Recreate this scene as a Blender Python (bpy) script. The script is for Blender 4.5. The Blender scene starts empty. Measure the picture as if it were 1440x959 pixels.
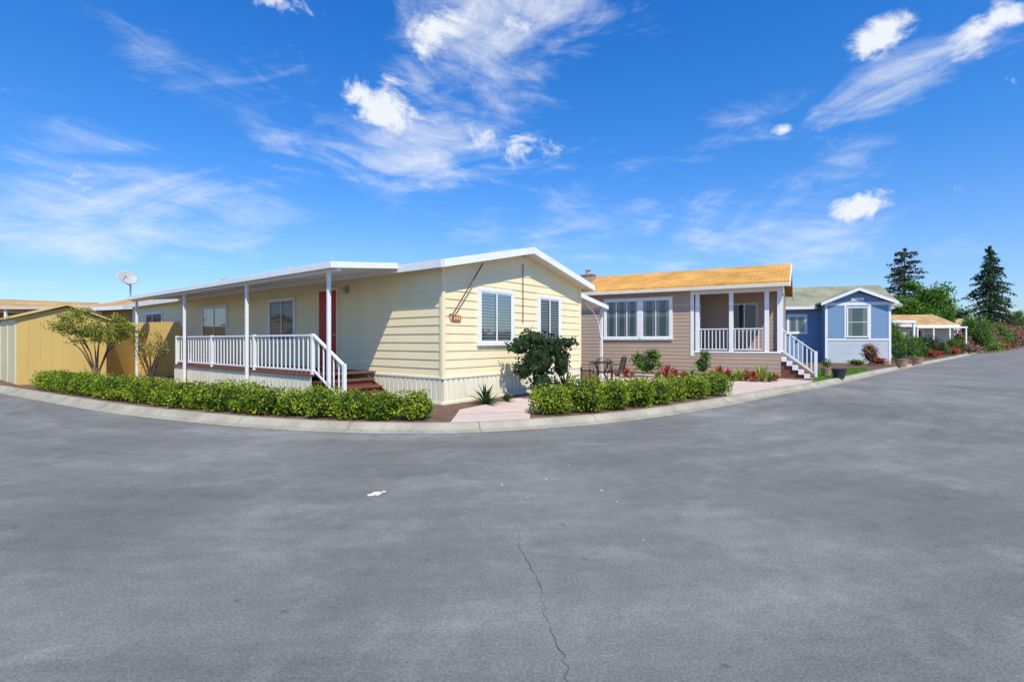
import bpy, math, random
import numpy as np
from mathutils import Vector, Matrix
random.seed(7); rng=np.random.default_rng(7)
scene=bpy.context.scene
EYE=1.55; F=705.0
# ------------------------------------------------------------------ materials
def new_mat(name):
    m=bpy.data.materials.new(name); m.use_nodes=True
    nt=m.node_tree; nt.nodes.clear()
    out=nt.nodes.new('ShaderNodeOutputMaterial')
    return m,nt,out
def N(nt,t,**kw):
    n=nt.nodes.new(t)
    for k,v in kw.items(): setattr(n,k,v)
    return n
def paint(name,col,rough=.6,var=.12,scale=3.0,bump=.0,bscale=60,col2=None,spec=.3,streak=False):
    m,nt,out=new_mat(name); L=nt.links
    b=N(nt,'ShaderNodeBsdfPrincipled'); L.new(b.outputs[0],out.inputs[0])
    tc=N(nt,'ShaderNodeTexCoord'); n=N(nt,'ShaderNodeTexNoise')
    n.inputs['Scale'].default_value=scale; n.inputs['Detail'].default_value=6; n.inputs['Roughness'].default_value=.65
    if streak:
        mp=N(nt,'ShaderNodeMapping'); mp.inputs['Scale'].default_value=(1,1,.18)
        L.new(tc.outputs['Object'],mp.inputs[0]); L.new(mp.outputs[0],n.inputs['Vector'])
    else: L.new(tc.outputs['Object'],n.inputs['Vector'])
    r=N(nt,'ShaderNodeValToRGB')
    c2=col2 if col2 else tuple(c*(1-2.2*var) for c in col)
    r.color_ramp.elements[0].position=.28; r.color_ramp.elements[0].color=(*c2,1)
    r.color_ramp.elements[1].position=.62; r.color_ramp.elements[1].color=(*col,1)
    L.new(n.outputs['Fac'],r.inputs[0]); L.new(r.outputs[0],b.inputs['Base Color'])
    b.inputs['Roughness'].default_value=rough; b.inputs['Specular IOR Level'].default_value=spec
    if bump>0:
        n2=N(nt,'ShaderNodeTexNoise'); n2.inputs['Scale'].default_value=bscale; n2.inputs['Detail'].default_value=4
        L.new(tc.outputs['Object'],n2.inputs['Vector'])
        bp=N(nt,'ShaderNodeBump'); bp.inputs['Strength'].default_value=bump; bp.inputs['Distance'].default_value=.02
        L.new(n2.outputs['Fac'],bp.inputs['Height']); L.new(bp.outputs[0],b.inputs['Normal'])
    return m
def leafmat(name,cols,trans=.3,clump=2.5):
    m,nt,out=new_mat(name); L=nt.links
    g=N(nt,'ShaderNodeNewGeometry'); tc=N(nt,'ShaderNodeTexCoord')
    n=N(nt,'ShaderNodeTexNoise'); n.inputs['Scale'].default_value=clump; n.inputs['Detail'].default_value=2
    L.new(tc.outputs['Object'],n.inputs['Vector'])
    a=N(nt,'ShaderNodeMath',operation='MULTIPLY_ADD'); a.inputs[1].default_value=.62; 
    L.new(g.outputs['Random Per Island'],a.inputs[0])
    s=N(nt,'ShaderNodeMath',operation='MULTIPLY_ADD'); s.inputs[1].default_value=1.7; s.inputs[2].default_value=-.65
    L.new(n.outputs['Fac'],s.inputs[0]); L.new(s.outputs[0],a.inputs[2])
    r=N(nt,'ShaderNodeValToRGB'); el=r.color_ramp.elements
    el[0].position=0; el[0].color=(*cols[0],1); el[1].position=1; el[1].color=(*cols[-1],1)
    for i,c in enumerate(cols[1:-1]):
        e=el.new((i+1)/(len(cols)-1)); e.color=(*c,1)
    L.new(a.outputs[0],r.inputs[0])
    d=N(nt,'ShaderNodeBsdfPrincipled'); d.inputs['Roughness'].default_value=.5; d.inputs['Specular IOR Level'].default_value=.25
    t=N(nt,'ShaderNodeBsdfTranslucent'); mx=N(nt,'ShaderNodeMixShader'); mx.inputs[0].default_value=trans
    L.new(r.outputs[0],d.inputs['Base Color']); L.new(r.outputs[0],t.inputs[0])
    L.new(d.outputs[0],mx.inputs[1]); L.new(t.outputs[0],mx.inputs[2]); L.new(mx.outputs[0],out.inputs[0])
    return m
def glassmat():
    m,nt,out=new_mat('window_glass'); L=nt.links
    t=N(nt,'ShaderNodeBsdfTransparent'); t.inputs[0].default_value=(.8,.85,.87,1)
    g=N(nt,'ShaderNodeBsdfGlossy'); g.inputs['Roughness'].default_value=.04
    lw=N(nt,'ShaderNodeLayerWeight'); lw.inputs[0].default_value=.3
    a=N(nt,'ShaderNodeMath',operation='MULTIPLY_ADD'); a.inputs[1].default_value=.3; a.inputs[2].default_value=.07
    L.new(lw.outputs['Fresnel'],a.inputs[0])
    mx=N(nt,'ShaderNodeMixShader'); L.new(a.outputs[0],mx.inputs[0])
    L.new(t.outputs[0],mx.inputs[1]); L.new(g.outputs[0],mx.inputs[2]); L.new(mx.outputs[0],out.inputs[0])
    return m
def shingle(name,c1,c2,sx=3.2,sy=6.5):
    m,nt,out=new_mat(name); L=nt.links
    tc=N(nt,'ShaderNodeTexCoord'); br=N(nt,'ShaderNodeTexBrick')
    L.new(tc.outputs['Object'],br.inputs['Vector'])
    br.inputs['Scale'].default_value=1; br.inputs['Brick Width'].default_value=1/sx; br.inputs['Row Height'].default_value=1/sy
    br.inputs['Mortar Size'].default_value=.008
    br.inputs['Color1'].default_value=(*c1,1); br.inputs['Color2'].default_value=(*c2,1)
    br.inputs['Mortar'].default_value=(*[c*.45 for c in c2],1)
    n=N(nt,'ShaderNodeTexNoise'); n.inputs['Scale'].default_value=.9; n.inputs['Detail'].default_value=6
    L.new(tc.outputs['Object'],n.inputs['Vector'])
    mr=N(nt,'ShaderNodeMapRange'); mr.inputs[1].default_value=.3; mr.inputs[2].default_value=.7; mr.inputs[3].default_value=.7; mr.inputs[4].default_value=1.15
    L.new(n.outputs['Fac'],mr.inputs[0])
    mu=N(nt,'ShaderNodeVectorMath',operation='SCALE'); L.new(br.outputs['Color'],mu.inputs[0]); L.new(mr.outputs[0],mu.inputs['Scale'])
    b=N(nt,'ShaderNodeBsdfPrincipled'); b.inputs['Roughness'].default_value=.9; b.inputs['Specular IOR Level'].default_value=.1
    L.new(mu.outputs[0],b.inputs['Base Color']); L.new(b.outputs[0],out.inputs[0])
    return m
M={}
M['cream']=paint('cream_siding',(.86,.745,.47),.55,.035,1.2,streak=True)
M['skirt']=paint('cream_skirting',(.84,.79,.60),.6,.07,2.0,streak=True)
M['white']=paint('white_paint',(.82,.82,.80),.5,.04,4)
M['under']=paint('soffit_paint',(.70,.66,.56),.6,.05,3)
M['red']=paint('red_door_paint',(.48,.018,.02),.4,.08,5)
M['deck']=paint('deck_boards',(.20,.085,.055),.7,.15,6,bump=.2)
M['steps']=paint('step_paint',(.20,.07,.05),.7,.15,6,bump=.2)
M['taupe']=paint('taupe_siding',(.44,.33,.245),.65,.05,1.0,streak=True)
M['taupe2']=paint('taupe_light_siding',(.52,.40,.31),.65,.05,1.0)
M['blue']=paint('blue_siding',(.19,.32,.47),.65,.05,1.0)
M['bluel']=paint('pale_blue_siding',(.52,.58,.62),.65,.05,1.0)
M['roofo']=shingle('orange_brown_shingles',(.74,.39,.11),(.62,.31,.08))
M['roofg']=shingle('grey_green_shingles',(.38,.37,.26),(.29,.29,.20))
M['rooft']=shingle('tan_shingles',(.62,.40,.19),(.50,.31,.14))
M['roofy']=paint('white_roof_coating',(.62,.62,.60),.7,.06,1)
M['mustard']=paint('mustard_shed_paint',(.66,.46,.15),.6,.06,1.4,streak=True)
M['shedl']=paint('shed_door_paint',(.70,.61,.38),.6,.06,1.4)
M['dark']=paint('dark_interior',(.03,.03,.035),.8,.05,2)
M['teal']=paint('curtain_interior',(.10,.19,.17),.8,.15,2)
M['slat']=paint('shutter_slats',(.45,.45,.44),.5,.05,3)
M['glass']=glassmat()
M['metal']=paint('galvanised_metal',(.45,.45,.44),.45,.08,6)
M['black']=paint('black_iron',(.02,.02,.02),.45,.05,6)
M['rust']=paint('rusty_brown',(.17,.06,.03),.7,.15,9)
M['orange']=paint('number_plaque',(.55,.13,.04),.5,.1,9)
M['conc']=paint('kerb_concrete',(.42,.385,.30),.85,.16,1.5,bump=.3,bscale=90)
M['patio']=paint('patio_concrete',(.64,.50,.43),.85,.07,1.5,bump=.2,bscale=80)
M['pot']=paint('dark_pot',(.04,.04,.05),.5,.1,6)
M['terra']=paint('terracotta_pot',(.42,.25,.16),.7,.1,6)
M['bark']=paint('bark',(.13,.09,.06),.9,.2,12,bump=.5)
M['brick']=paint('chimney_brick',(.40,.33,.27),.8,.15,9)
M['brown']=paint('brown_wall',(.42,.22,.09),.7,.1,2)
M['beige']=paint('beige_wall',(.6,.52,.4),.7,.06,2)
M['soil']=paint('mulch_soil',(.20,.12,.075),.95,.0,6,bump=.8,bscale=40,col2=(.08,.045,.03))
M['lawn']=paint('lawn_ground',(.10,.22,.03),.95,.2,5,bump=.8,bscale=60)
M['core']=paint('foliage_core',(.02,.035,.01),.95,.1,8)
M['hedge']=leafmat('hedge_leaves',[(.035,.075,.006),(.11,.19,.012),(.28,.37,.02),(.46,.50,.045)],.28)
M['bush']=leafmat('bush_leaves',[(.008,.025,.012),(.025,.065,.022),(.06,.125,.045)],.2)
M['green']=leafmat('green_leaves',[(.03,.09,.01),(.10,.22,.02),(.24,.40,.05)],.3)
M['olive']=leafmat('olive_leaves',[(.09,.12,.01),(.24,.28,.03),(.42,.42,.08)],.3)
M['sparse']=leafmat('dry_leaves',[(.12,.12,.02),(.3,.24,.06),(.42,.32,.12)],.3)
M['conif']=leafmat('conifer_needles',[(.015,.045,.018),(.05,.10,.04),(.10,.17,.07)],.15,.5)
M['conif2']=leafmat('conifer_needles_grey',[(.03,.05,.03),(.08,.11,.06),(.16,.17,.09)],.15,.5)
M['tan']=leafmat('tan_grass_blades',[(.3,.22,.12),(.5,.38,.24),(.62,.5,.36)],.3)
M['redl']=leafmat('red_leaves',[(.22,.02,.01),(.45,.06,.03),(.55,.2,.06)],.3)
M['pink']=leafmat('pink_flowers',[(.08,.16,.03),(.20,.22,.06),(.6,.16,.2),(.7,.3,.3)],.3)
M['agave']=leafmat('agave_blades',[(.12,.2,.03),(.3,.36,.05),(.5,.45,.09)],.2)
M['grass']=leafmat('lawn_blades',[(.05,.16,.01),(.12,.30,.02),(.22,.42,.05)],.3)
M['paintspot']=paint('spilled_white_paint',(.78,.78,.76),.6,.05,9)
M['crack']=paint('crack_shadow',(.075,.072,.07),.95,.1,9)
M['joint']=paint('joint_dirt',(.16,.13,.10),.95,.1,9)

def asphalt():
    m,nt,out=new_mat('asphalt'); L=nt.links
    g=N(nt,'ShaderNodeNewGeometry')
    sub=N(nt,'ShaderNodeVectorMath',operation='SUBTRACT'); sub.inputs[1].default_value=(-2.3,20.5,0); L.new(g.outputs['Position'],sub.inputs[0])
    sp=N(nt,'ShaderNodeSeparateXYZ'); L.new(sub.outputs[0],sp.inputs[0])
    ln=N(nt,'ShaderNodeVectorMath',operation='LENGTH'); L.new(sub.outputs[0],ln.inputs[0])
    at=N(nt,'ShaderNodeMath',operation='ARCTAN2'); L.new(sp.outputs[0],at.inputs[0])
    neg=N(nt,'ShaderNodeMath',operation='MULTIPLY'); neg.inputs[1].default_value=-1; L.new(sp.outputs[1],neg.inputs[0]); L.new(neg.outputs[0],at.inputs[1])
    at3=N(nt,'ShaderNodeMath',operation='MULTIPLY'); at3.inputs[1].default_value=2.4; L.new(at.outputs[0],at3.inputs[0])
    cb=N(nt,'ShaderNodeCombineXYZ'); L.new(ln.outputs['Value'],cb.inputs[0]); L.new(at3.outputs[0],cb.inputs[1])
    def noise(vec,s,d=8,r=.6,dist=0):
        n=N(nt,'ShaderNodeTexNoise'); n.inputs['Scale'].default_value=s; n.inputs['Detail'].default_value=d; n.inputs['Roughness'].default_value=r
        n.inputs['Distortion'].default_value=dist
        L.new(vec,n.inputs['Vector']); return n.outputs['Fac']
    def mr(v,a,b,c,d):
        n=N(nt,'ShaderNodeMapRange'); L.new(v,n.inputs[0])
        for i,x in enumerate((a,b,c,d)): n.inputs[i+1].default_value=x
        return n.outputs[0]
    def mul(a,b):
        n=N(nt,'ShaderNodeMath',operation='MULTIPLY'); L.new(a,n.inputs[0]); L.new(b,n.inputs[1]); return n.outputs[0]
    arc=mr(noise(cb.outputs[0],1.5,7,.7),.3,.7,.80,1.20)
    big=mr(noise(g.outputs['Position'],.30,4,.5),.3,.7,.80,1.20)
    patch=mr(noise(g.outputs['Position'],.75,8,.72,.6),.50,.60,.90,1.07)
    med=mr(noise(g.outputs['Position'],4.5,6,.8),.3,.7,.86,1.14)
    fine=mr(noise(g.outputs['Position'],60,4,.85),.28,.72,.50,1.50)
    v=N(nt,'ShaderNodeTexVoronoi'); v.inputs['Scale'].default_value=2.6; L.new(g.outputs['Position'],v.inputs['Vector'])
    spots=mr(v.outputs['Distance'],.02,.08,.66,1.0)
    v2=N(nt,'ShaderNodeTexVoronoi'); v2.inputs['Scale'].default_value=11; L.new(g.outputs['Position'],v2.inputs['Vector'])
    flecks=mr(v2.outputs['Distance'],.04,.08,1.4,1.0)
    tot=mul(mul(mul(arc,big),mul(med,fine)),mul(patch,mul(spots,flecks)))
    col=N(nt,'ShaderNodeVectorMath',operation='SCALE'); col.inputs[0].default_value=(.214,.209,.194); L.new(tot,col.inputs['Scale'])
    b=N(nt,'ShaderNodeBsdfPrincipled'); b.inputs['Roughness'].default_value=.85; b.inputs['Specular IOR Level'].default_value=.2
    L.new(col.outputs[0],b.inputs['Base Color'])
    bp=N(nt,'ShaderNodeBump'); bp.inputs['Strength'].default_value=.5; bp.inputs['Distance'].default_value=.008
    L.new(fine,bp.inputs['Height']); L.new(bp.outputs[0],b.inputs['Normal']); L.new(b.outputs[0],out.inputs[0])
    return m
M['asphalt']=asphalt()

# ------------------------------------------------------------------ mesh helpers
def empty(name,loc=(0,0,0),rz=0):
    e=bpy.data.objects.new(name,None); e.location=loc; e.rotation_euler=(0,0,rz); scene.collection.objects.link(e)
    e.empty_display_size=.1; return e
class MB:
    def __init__(s): s.v=[]; s.f=[]
    def add(s,vs,fs):
        b=len(s.v); s.v+= [tuple(p) for p in vs]; s.f+=[tuple(b+i for i in f) for f in fs]
    def box(s,x0,x1,y0,y1,z0,z1):
        s.add([(x0,y0,z0),(x1,y0,z0),(x1,y1,z0),(x0,y1,z0),(x0,y0,z1),(x1,y0,z1),(x1,y1,z1),(x0,y1,z1)],
              [(0,3,2,1),(4,5,6,7),(0,1,5,4),(1,2,6,5),(2,3,7,6),(3,0,4,7)])
    def fbox(s,fr,s0,s1,o0,o1,z0,z1):
        P=lambda a,b,z: fr(a,b,z)
        s.add([P(s0,o0,z0),P(s1,o0,z0),P(s1,o1,z0),P(s0,o1,z0),P(s0,o0,z1),P(s1,o0,z1),P(s1,o1,z1),P(s0,o1,z1)],
              [(0,3,2,1),(4,5,6,7),(0,1,5,4),(1,2,6,5),(2,3,7,6),(3,0,4,7)])
    def prism(s,prof,x0,x1):
        n=len(prof)
        vs=[(x0,y,z) for y,z in prof]+[(x1,y,z) for y,z in prof]
        fs=[tuple(range(n))[::-1],tuple(range(n,2*n))]+[(i,(i+1)%n,n+(i+1)%n,n+i) for i in range(n)]
        s.add(vs,fs)
    def beam(s,a,b,w,h=None):
        a=Vector(a); b=Vector(b); d=(b-a).normalized(); h=h or w
        up=Vector((0,0,1)) if abs(d.z)<.95 else Vector((1,0,0))
        r=d.cross(up).normalized()*w/2; u=r.cross(d).normalized()*h/2
        vs=[a-r-u,a+r-u,a+r+u,a-r+u,b-r-u,b+r-u,b+r+u,b-r+u]
        s.add(vs,[(0,3,2,1),(4,5,6,7),(0,1,5,4),(1,2,6,5),(2,3,7,6),(3,0,4,7)])
    def tube(s,pts,rad,n=8):
        pts=[Vector(p) for p in pts]; rings=[]
        for i,p in enumerate(pts):
            d=(pts[min(i+1,len(pts)-1)]-pts[max(i-1,0)]).normalized()
            up=Vector((0,0,1)) if abs(d.z)<.9 else Vector((1,0,0))
            r=d.cross(up).normalized(); u=r.cross(d)
            rr=rad[i] if isinstance(rad,(list,tuple)) else rad
            rings.append([p+(r*math.cos(2*math.pi*k/n)+u*math.sin(2*math.pi*k/n))*rr for k in range(n)])
        vs=[q for rg in rings for q in rg]; fs=[]
        for i in range(len(pts)-1):
            for k in range(n): fs.append((i*n+k,i*n+(k+1)%n,(i+1)*n+(k+1)%n,(i+1)*n+k))
        fs.append(tuple(range(n))[::-1]); fs.append(tuple((len(pts)-1)*n+k for k in range(n)))
        s.add(vs,fs)
    def lathe(s,prof,c,n=20):
        vs=[];fs=[]
        for r,z in prof:
            for k in range(n): vs.append((c[0]+r*math.cos(2*math.pi*k/n),c[1]+r*math.sin(2*math.pi*k/n),c[2]+z))
        for i in range(len(prof)-1):
            for k in range(n): fs.append((i*n+k,i*n+(k+1)%n,(i+1)*n+(k+1)%n,(i+1)*n+k))
        s.add(vs,fs)
    def obj(s,name,mat,parent=None,bevel=0,smooth=False):
        me=bpy.data.meshes.new(name); me.from_pydata(s.v,[],s.f); me.update()
        import bmesh
        bm=bmesh.new(); bm.from_mesh(me); bmesh.ops.recalc_face_normals(bm,faces=bm.faces); bm.to_mesh(me); bm.free()
        me.materials.append(mat); o=bpy.data.objects.new(name,me); scene.collection.objects.link(o)
        if parent: o.parent=parent
        if bevel:
            md=o.modifiers.new('bevel','BEVEL'); md.width=bevel; md.segments=1; md.limit_method='ANGLE'
        if smooth:
            me.polygons.foreach_set('use_smooth',[True]*len(me.polygons))
        return o
def frame(o,d,n):
    return lambda s,out,z:(o[0]+d[0]*s+n[0]*out, o[1]+d[1]*s+n[1]*out, z)
def lap(mb,fr,ext,z0,z1,h=.2,p=.02):
    z=z0
    while z<z1-1e-4:
        zt=min(z+h,z1); a0,a1=ext(z+1e-3); b0,b1=ext(zt)
        if b1-b0<.02: b0=b1=(b0+b1)/2
        mb.add([fr(a0,p,z),fr(a1,p,z),fr(b1,.003,zt),fr(b0,.003,zt),fr(a0,.0,z),fr(a1,0,z)],[(0,1,2,3),(4,5,1,0)])
        z=zt
def ribs(mb,fr,s0,s1,z0,z1,w=.2,p=.018,gw=.03):
    s=s0
    while s<s1-1e-4:
        e=min(s+w,s1); g=min(gw,(e-s)*.3)
        mb.add([fr(s,p,z0),fr(e-g,p,z0),fr(e-g,p,z1),fr(s,p,z1),fr(e-g,0.002,z0),fr(e,0.002,z0),fr(e,0.002,z1),fr(e-g,0.002,z1),fr(e,p,z0),fr(e,p,z1)],
               [(0,1,2,3),(1,4,7,2),(4,5,6,7),(5,8,9,6)])
        s=e
def window(par,fr,s0,s1,z0,z1,trim=.09,inner='slat',mull=1,hbar=False,trimmat='white'):
    t=MB(); o=.066
    t.fbox(fr,s0-trim,s1+trim,0,o,z1,z1+trim); t.fbox(fr,s0-trim-.02,s1+trim+.02,0,o+.02,z0-trim,z0)
    t.fbox(fr,s0-trim,s0,0,o,z0,z1); t.fbox(fr,s1,s1+trim,0,o,z0,z1)
    t.obj('window_casing',M[trimmat],par,bevel=.004)
    q=MB(); w=.035; a,b=.036,.054
    q.fbox(fr,s0,s1,a,b,z0,z0+w); q.fbox(fr,s0,s1,a,b,z1-w,z1); q.fbox(fr,s0,s0+w,a,b,z0+w,z1-w); q.fbox(fr,s1-w,s1,a,b,z0+w,z1-w)
    for i in range(mull):
        c=s0+(s1-s0)*(i+1)/(mull+1); q.fbox(fr,c-w*.6,c+w*.6,a,b+.003,z0+w,z1-w)
    if hbar: zc=(z0+z1)/2; q.fbox(fr,s0+w,s1-w,a,b-.003,zc-w/2,zc+w/2)
    q.obj('window_sash',M['white'],par)
    k=MB(); k.fbox(fr,s0,s1,.027,.029,z0,z1); k.obj('window_interior',M['teal' if inner=='teal' else 'dark'],par)
    if inner=='slat':
        sl=MB(); n=int((z1-z0)/.075)
        for i in range(n):
            z=z0+.04+i*(z1-z0-.06)/n
            for j in range(mull+1):
                x0=s0+(s1-s0)*j/(mull+1)+.07; x1=s0+(s1-s0)*(j+1)/(mull+1)-.07
                sl.add([fr(x0,.030,z),fr(x1,.030,z),fr(x1,.038,z+.045),fr(x0,.038,z+.045)],[(0,1,2,3)])
        sl.obj('shutter_slats',M['slat'],par)
    elif inner=='teal':
        c=MB()
        for j in range(mull+1):
            x0=s0+(s1-s0)*j/(mull+1)+.06; x1=s0+(s1-s0)*(j+1)/(mull+1)-.06; wd=(x1-x0)*.22
            for i in range(5):
                c.fbox(fr,x0+wd*i/5,x0+wd*(i+.7)/5,.0295,.036,z0+.04,z1-.04)
                c.fbox(fr,x1-wd*(i+.7)/5,x1-wd*i/5,.0295,.036,z0+.04,z1-.04)
        c.obj('curtain',M['slat'],par)
    g=MB(); g.add([fr(s0,.042,z0),fr(s1,.042,z0),fr(s1,.042,z1),fr(s0,.042,z1)],[(0,1,2,3)]); g.obj('window_glass',M['glass'],par)
def railing(mb,a,b,z0a,z0b,h,step=.13,post=.09,bal=.035,ends=(1,1)):
    a=Vector((a[0],a[1],0)); b=Vector((b[0],b[1],0)); Ld=(b-a).length
    A=a+Vector((0,0,z0a)); B=b+Vector((0,0,z0b)); H=Vector((0,0,h))
    mb.beam(A+H,B+H,.07,.04); mb.beam(A+H*.1,B+H*.1,.03,.045)
    n=max(1,int(Ld/step))
    for i in range(1,n):
        p=A.lerp(B,i/n); mb.beam(p+H*.1,p+H*.98,bal)
    if ends[0]: mb.beam(A,A+H*1.04,post)
    if ends[1]: mb.beam(B,B+H*1.04,post)

# ------------------------------------------------------------------ foliage helpers
def fastmesh(name,V,nq,mat,parent=None,k=4):
    me=bpy.data.meshes.new(name); me.vertices.add(len(V)); me.vertices.foreach_set('co',V.astype(np.float32).ravel())
    me.loops.add(nq*k); me.loops.foreach_set('vertex_index',np.arange(nq*k,dtype=np.int32))
    me.polygons.add(nq); me.polygons.foreach_set('loop_start',np.arange(0,nq*k,k,dtype=np.int32))
    me.update(calc_edges=True); me.validate(); me.materials.append(mat)
    o=bpy.data.objects.new(name,me); scene.collection.objects.link(o)
    if parent: o.parent=parent
    return o
def unit(a): return a/np.maximum(np.linalg.norm(a,axis=1,keepdims=True),1e-9)
def leaves(name,P,L,W,mat,parent=None,nb=None,nbw=.8):
    n=len(P); nrm=rng.normal(size=(n,3)); nrm=unit(nrm)
    if nb is not None: nrm=unit(nrm*(1-nbw)+nb*nbw+rng.normal(size=(n,3))*.15)
    a=unit(np.cross(nrm,rng.normal(size=(n,3)))); b=np.cross(nrm,a)
    s=rng.uniform(.6,1.25,(n,1)); a=a*L*s/2; b=b*W*s/2
    V=np.stack([P-a,P+b-a*.1,P+a,P-b-a*.1],1).reshape(-1,3)
    return fastmesh(name,V,n,mat,parent)
def supere(n,p):
    d=unit(rng.normal(size=(n,3))); k=(np.abs(d)**p).sum(1,keepdims=True)**(1/p); return d/k,d
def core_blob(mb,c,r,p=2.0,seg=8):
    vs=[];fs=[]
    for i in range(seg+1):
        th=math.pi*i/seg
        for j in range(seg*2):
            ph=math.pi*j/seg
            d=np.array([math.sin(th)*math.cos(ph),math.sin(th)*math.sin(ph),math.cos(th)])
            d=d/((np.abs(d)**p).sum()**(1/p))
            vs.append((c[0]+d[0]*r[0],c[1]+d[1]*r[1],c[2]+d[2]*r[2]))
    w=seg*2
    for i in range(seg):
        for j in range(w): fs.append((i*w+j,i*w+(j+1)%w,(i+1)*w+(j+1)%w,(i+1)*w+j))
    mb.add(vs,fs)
def blob_pts(c,r,n,p=2.0,lo=.7,hi=1.08,am=.10):
    q,d=supere(n,p); f=rng.uniform(lo,hi,(n,1))
    ph=rng.uniform(0,6.28,3); l=1+am*(np.sin(5*d[:,0:1]+ph[0])+np.sin(6*d[:,1:2]+ph[1])*np.sin(5*d[:,2:3]+ph[2]))
    return np.array(c)+q*f*l*np.array(r),d
def bush(name,blobs,leafL,leafW,mat,dens=900,stems=None,core=True,p=2.0):
    e=empty(name,(blobs[0][0][0],blobs[0][0][1],0)); o=np.array([blobs[0][0][0],blobs[0][0][1],0.])
    P=[];D=[];mb=MB()
    for c,r in blobs:
        c=np.array(c)-o; n=int(dens*(r[0]*r[1]+r[1]*r[2]+r[0]*r[2]))
        a,d=blob_pts(c,r,int(n*.6),p,.5,1.05,.16); P.append(a);D.append(d)
        for k in range(7):
            d0=unit(rng.normal(size=(1,3)))[0]; d0[2]=abs(d0[2])*1.1-.25; cc=c+d0*np.array(r)*.85; rr=np.array(r)*rng.uniform(.2,.42)
            a,d=blob_pts(cc,rr,int(n*.08),2,.1,1.2,.2); P.append(a); D.append(d)
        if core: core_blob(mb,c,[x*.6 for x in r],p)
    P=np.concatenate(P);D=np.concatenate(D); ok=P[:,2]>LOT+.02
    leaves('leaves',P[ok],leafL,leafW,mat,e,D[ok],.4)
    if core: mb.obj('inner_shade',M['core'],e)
    if stems:
        sb=MB()
        for st in stems: sb.tube([tuple(np.array(q)-o) for q in st[0]],st[1],6)
        sb.obj('stems',M['bark'],e)
    return e
def spiky(name,loc,n,Ln,W,mat,up=.9):
    e=empty(name,loc); Vs=[]
    for i in range(n):
        az=rng.uniform(0,6.28); t=rng.uniform(.15,1.0)*up; h=np.array([math.cos(az)*math.cos(t*1.5),math.sin(az)*math.cos(t*1.5),math.sin(t*1.5)])
        l=Ln*rng.uniform(.7,1.1); side=np.cross(h,[0,0,1]); side/=np.linalg.norm(side)+1e-9; side*=W/2
        m=h*l*.55; tip=h*l-np.array([0,0,l*.15])
        Vs+= [-side*.6,side*.6,m+side,m-side, m-side,m+side,tip+side*.05,tip-side*.05]
    V=np.array(Vs); fastmesh('blades',V,len(V)//4,mat,e); return e

# ------------------------------------------------------------------ ground / road / kerb
ctrl=[(-110,72),(-60,43),(-30,24.2),(-15.2,14.87),(-8.8,10.88),(-5.54,9.30),(-3.92,8.72),(-2.4,8.42),(-.9,8.42),(.5,8.85),(1.9,9.5),(3.45,10.56),(5.52,12.35),(7.8,14.5),(11.6,17.9),(18.9,25.1),(37.7,42.9),(72,76),(140,141),(300,296)]
def catmull(c,k=10):
    out=[]
    for i in range(len(c)-1):
        p0=np.array(c[max(i-1,0)]);p1=np.array(c[i]);p2=np.array(c[i+1]);p3=np.array(c[min(i+2,len(c)-1)])
        d=np.linalg.norm(p2-p1); 
        m1=(p2-p0)*d/max(np.linalg.norm(p2-p1)+np.linalg.norm(p1-p0),1e-6); m2=(p3-p1)*d/max(np.linalg.norm(p3-p2)+np.linalg.norm(p2-p1),1e-6)
        for j in range(k):
            t=j/k; out.append((2*t**3-3*t*t+1)*p1+(t**3-2*t*t+t)*m1+(-2*t**3+3*t*t)*p2+(t**3-t*t)*m2)
    out.append(np.array(c[-1],float)); return np.array(out)
curve=catmull([tuple(map(float,c)) for c in ctrl])
tan=np.gradient(curve,axis=0); tan=tan/np.linalg.norm(tan,axis=1,keepdims=True); nin=np.stack([-tan[:,1],tan[:,0]],1)
def off(d): return curve+nin*d
LOT=.10
g=MB(); g.add([(-2500,-2500,-.02),(2500,-2500,-.02),(2500,2500,-.02),(-2500,2500,-.02)],[(0,1,2,3)])
g.obj('ground',paint('dry_ground',(.17,.16,.10),.95,.15,.05))
r=MB(); pts=[(p[0],p[1],0) for p in off(.05)]+[(330,260,0),(60,-5,0),(30,-40,0),(-60,-40,0),(-130,30,0)]
r.add(pts,[tuple(range(len(pts)))]); r.obj('road',M['asphalt'])
lt=MB(); inn=off(.46); pts=[(p[0],p[1],LOT) for p in inn]+[(300,900,LOT),(-500,900,LOT),(-500,150,LOT)]
lt.add(pts,[tuple(range(len(pts)))]); lt.obj('lot_ground',M['soil'])
kb=MB(); prof=[(0,.004),(.03,.010),(.22,.025),(.28,.105),(.32,.122),(.44,.122),(.47,.06)]
rows=[off(d) for d,_ in prof]
vs=[];fs=[];n=len(curve)
for (d,z),rw in zip(prof,rows): vs+=[(p[0],p[1],z) for p in rw]
for i in range(len(prof)-1):
    for j in range(n-1): fs.append((i*n+j,i*n+j+1,(i+1)*n+j+1,(i+1)*n+j))
kb.add(vs,fs); kb.obj('kerb',M['conc'],smooth=False)
cum=np.concatenate([[0],np.cumsum(np.linalg.norm(np.diff(curve,axis=0),axis=1))])
jm=MB()
i0=np.argmin(abs(curve[:,0]+20)); i1=np.argmin(abs(curve[:,0]-25))
for s in np.arange(cum[i0],cum[i1],2.4):
    cx=np.interp(s,cum,curve[:,0]); cy=np.interp(s,cum,curve[:,1]); k=np.searchsorted(cum,s); nn=nin[min(k,n-1)]; tt=tan[min(k,n-1)]*.006
    vv=[]
    for d,z in prof[1:6]:
        vv+=[(cx+nn[0]*d-tt[0],cy+nn[1]*d-tt[1],z+.003),(cx+nn[0]*d+tt[0],cy+nn[1]*d+tt[1],z+.003)]
    jm.add(vv,[(2*q,2*q+1,2*q+3,2*q+2) for q in range(4)])
jm.obj('kerb_joints',M['joint'])
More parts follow.
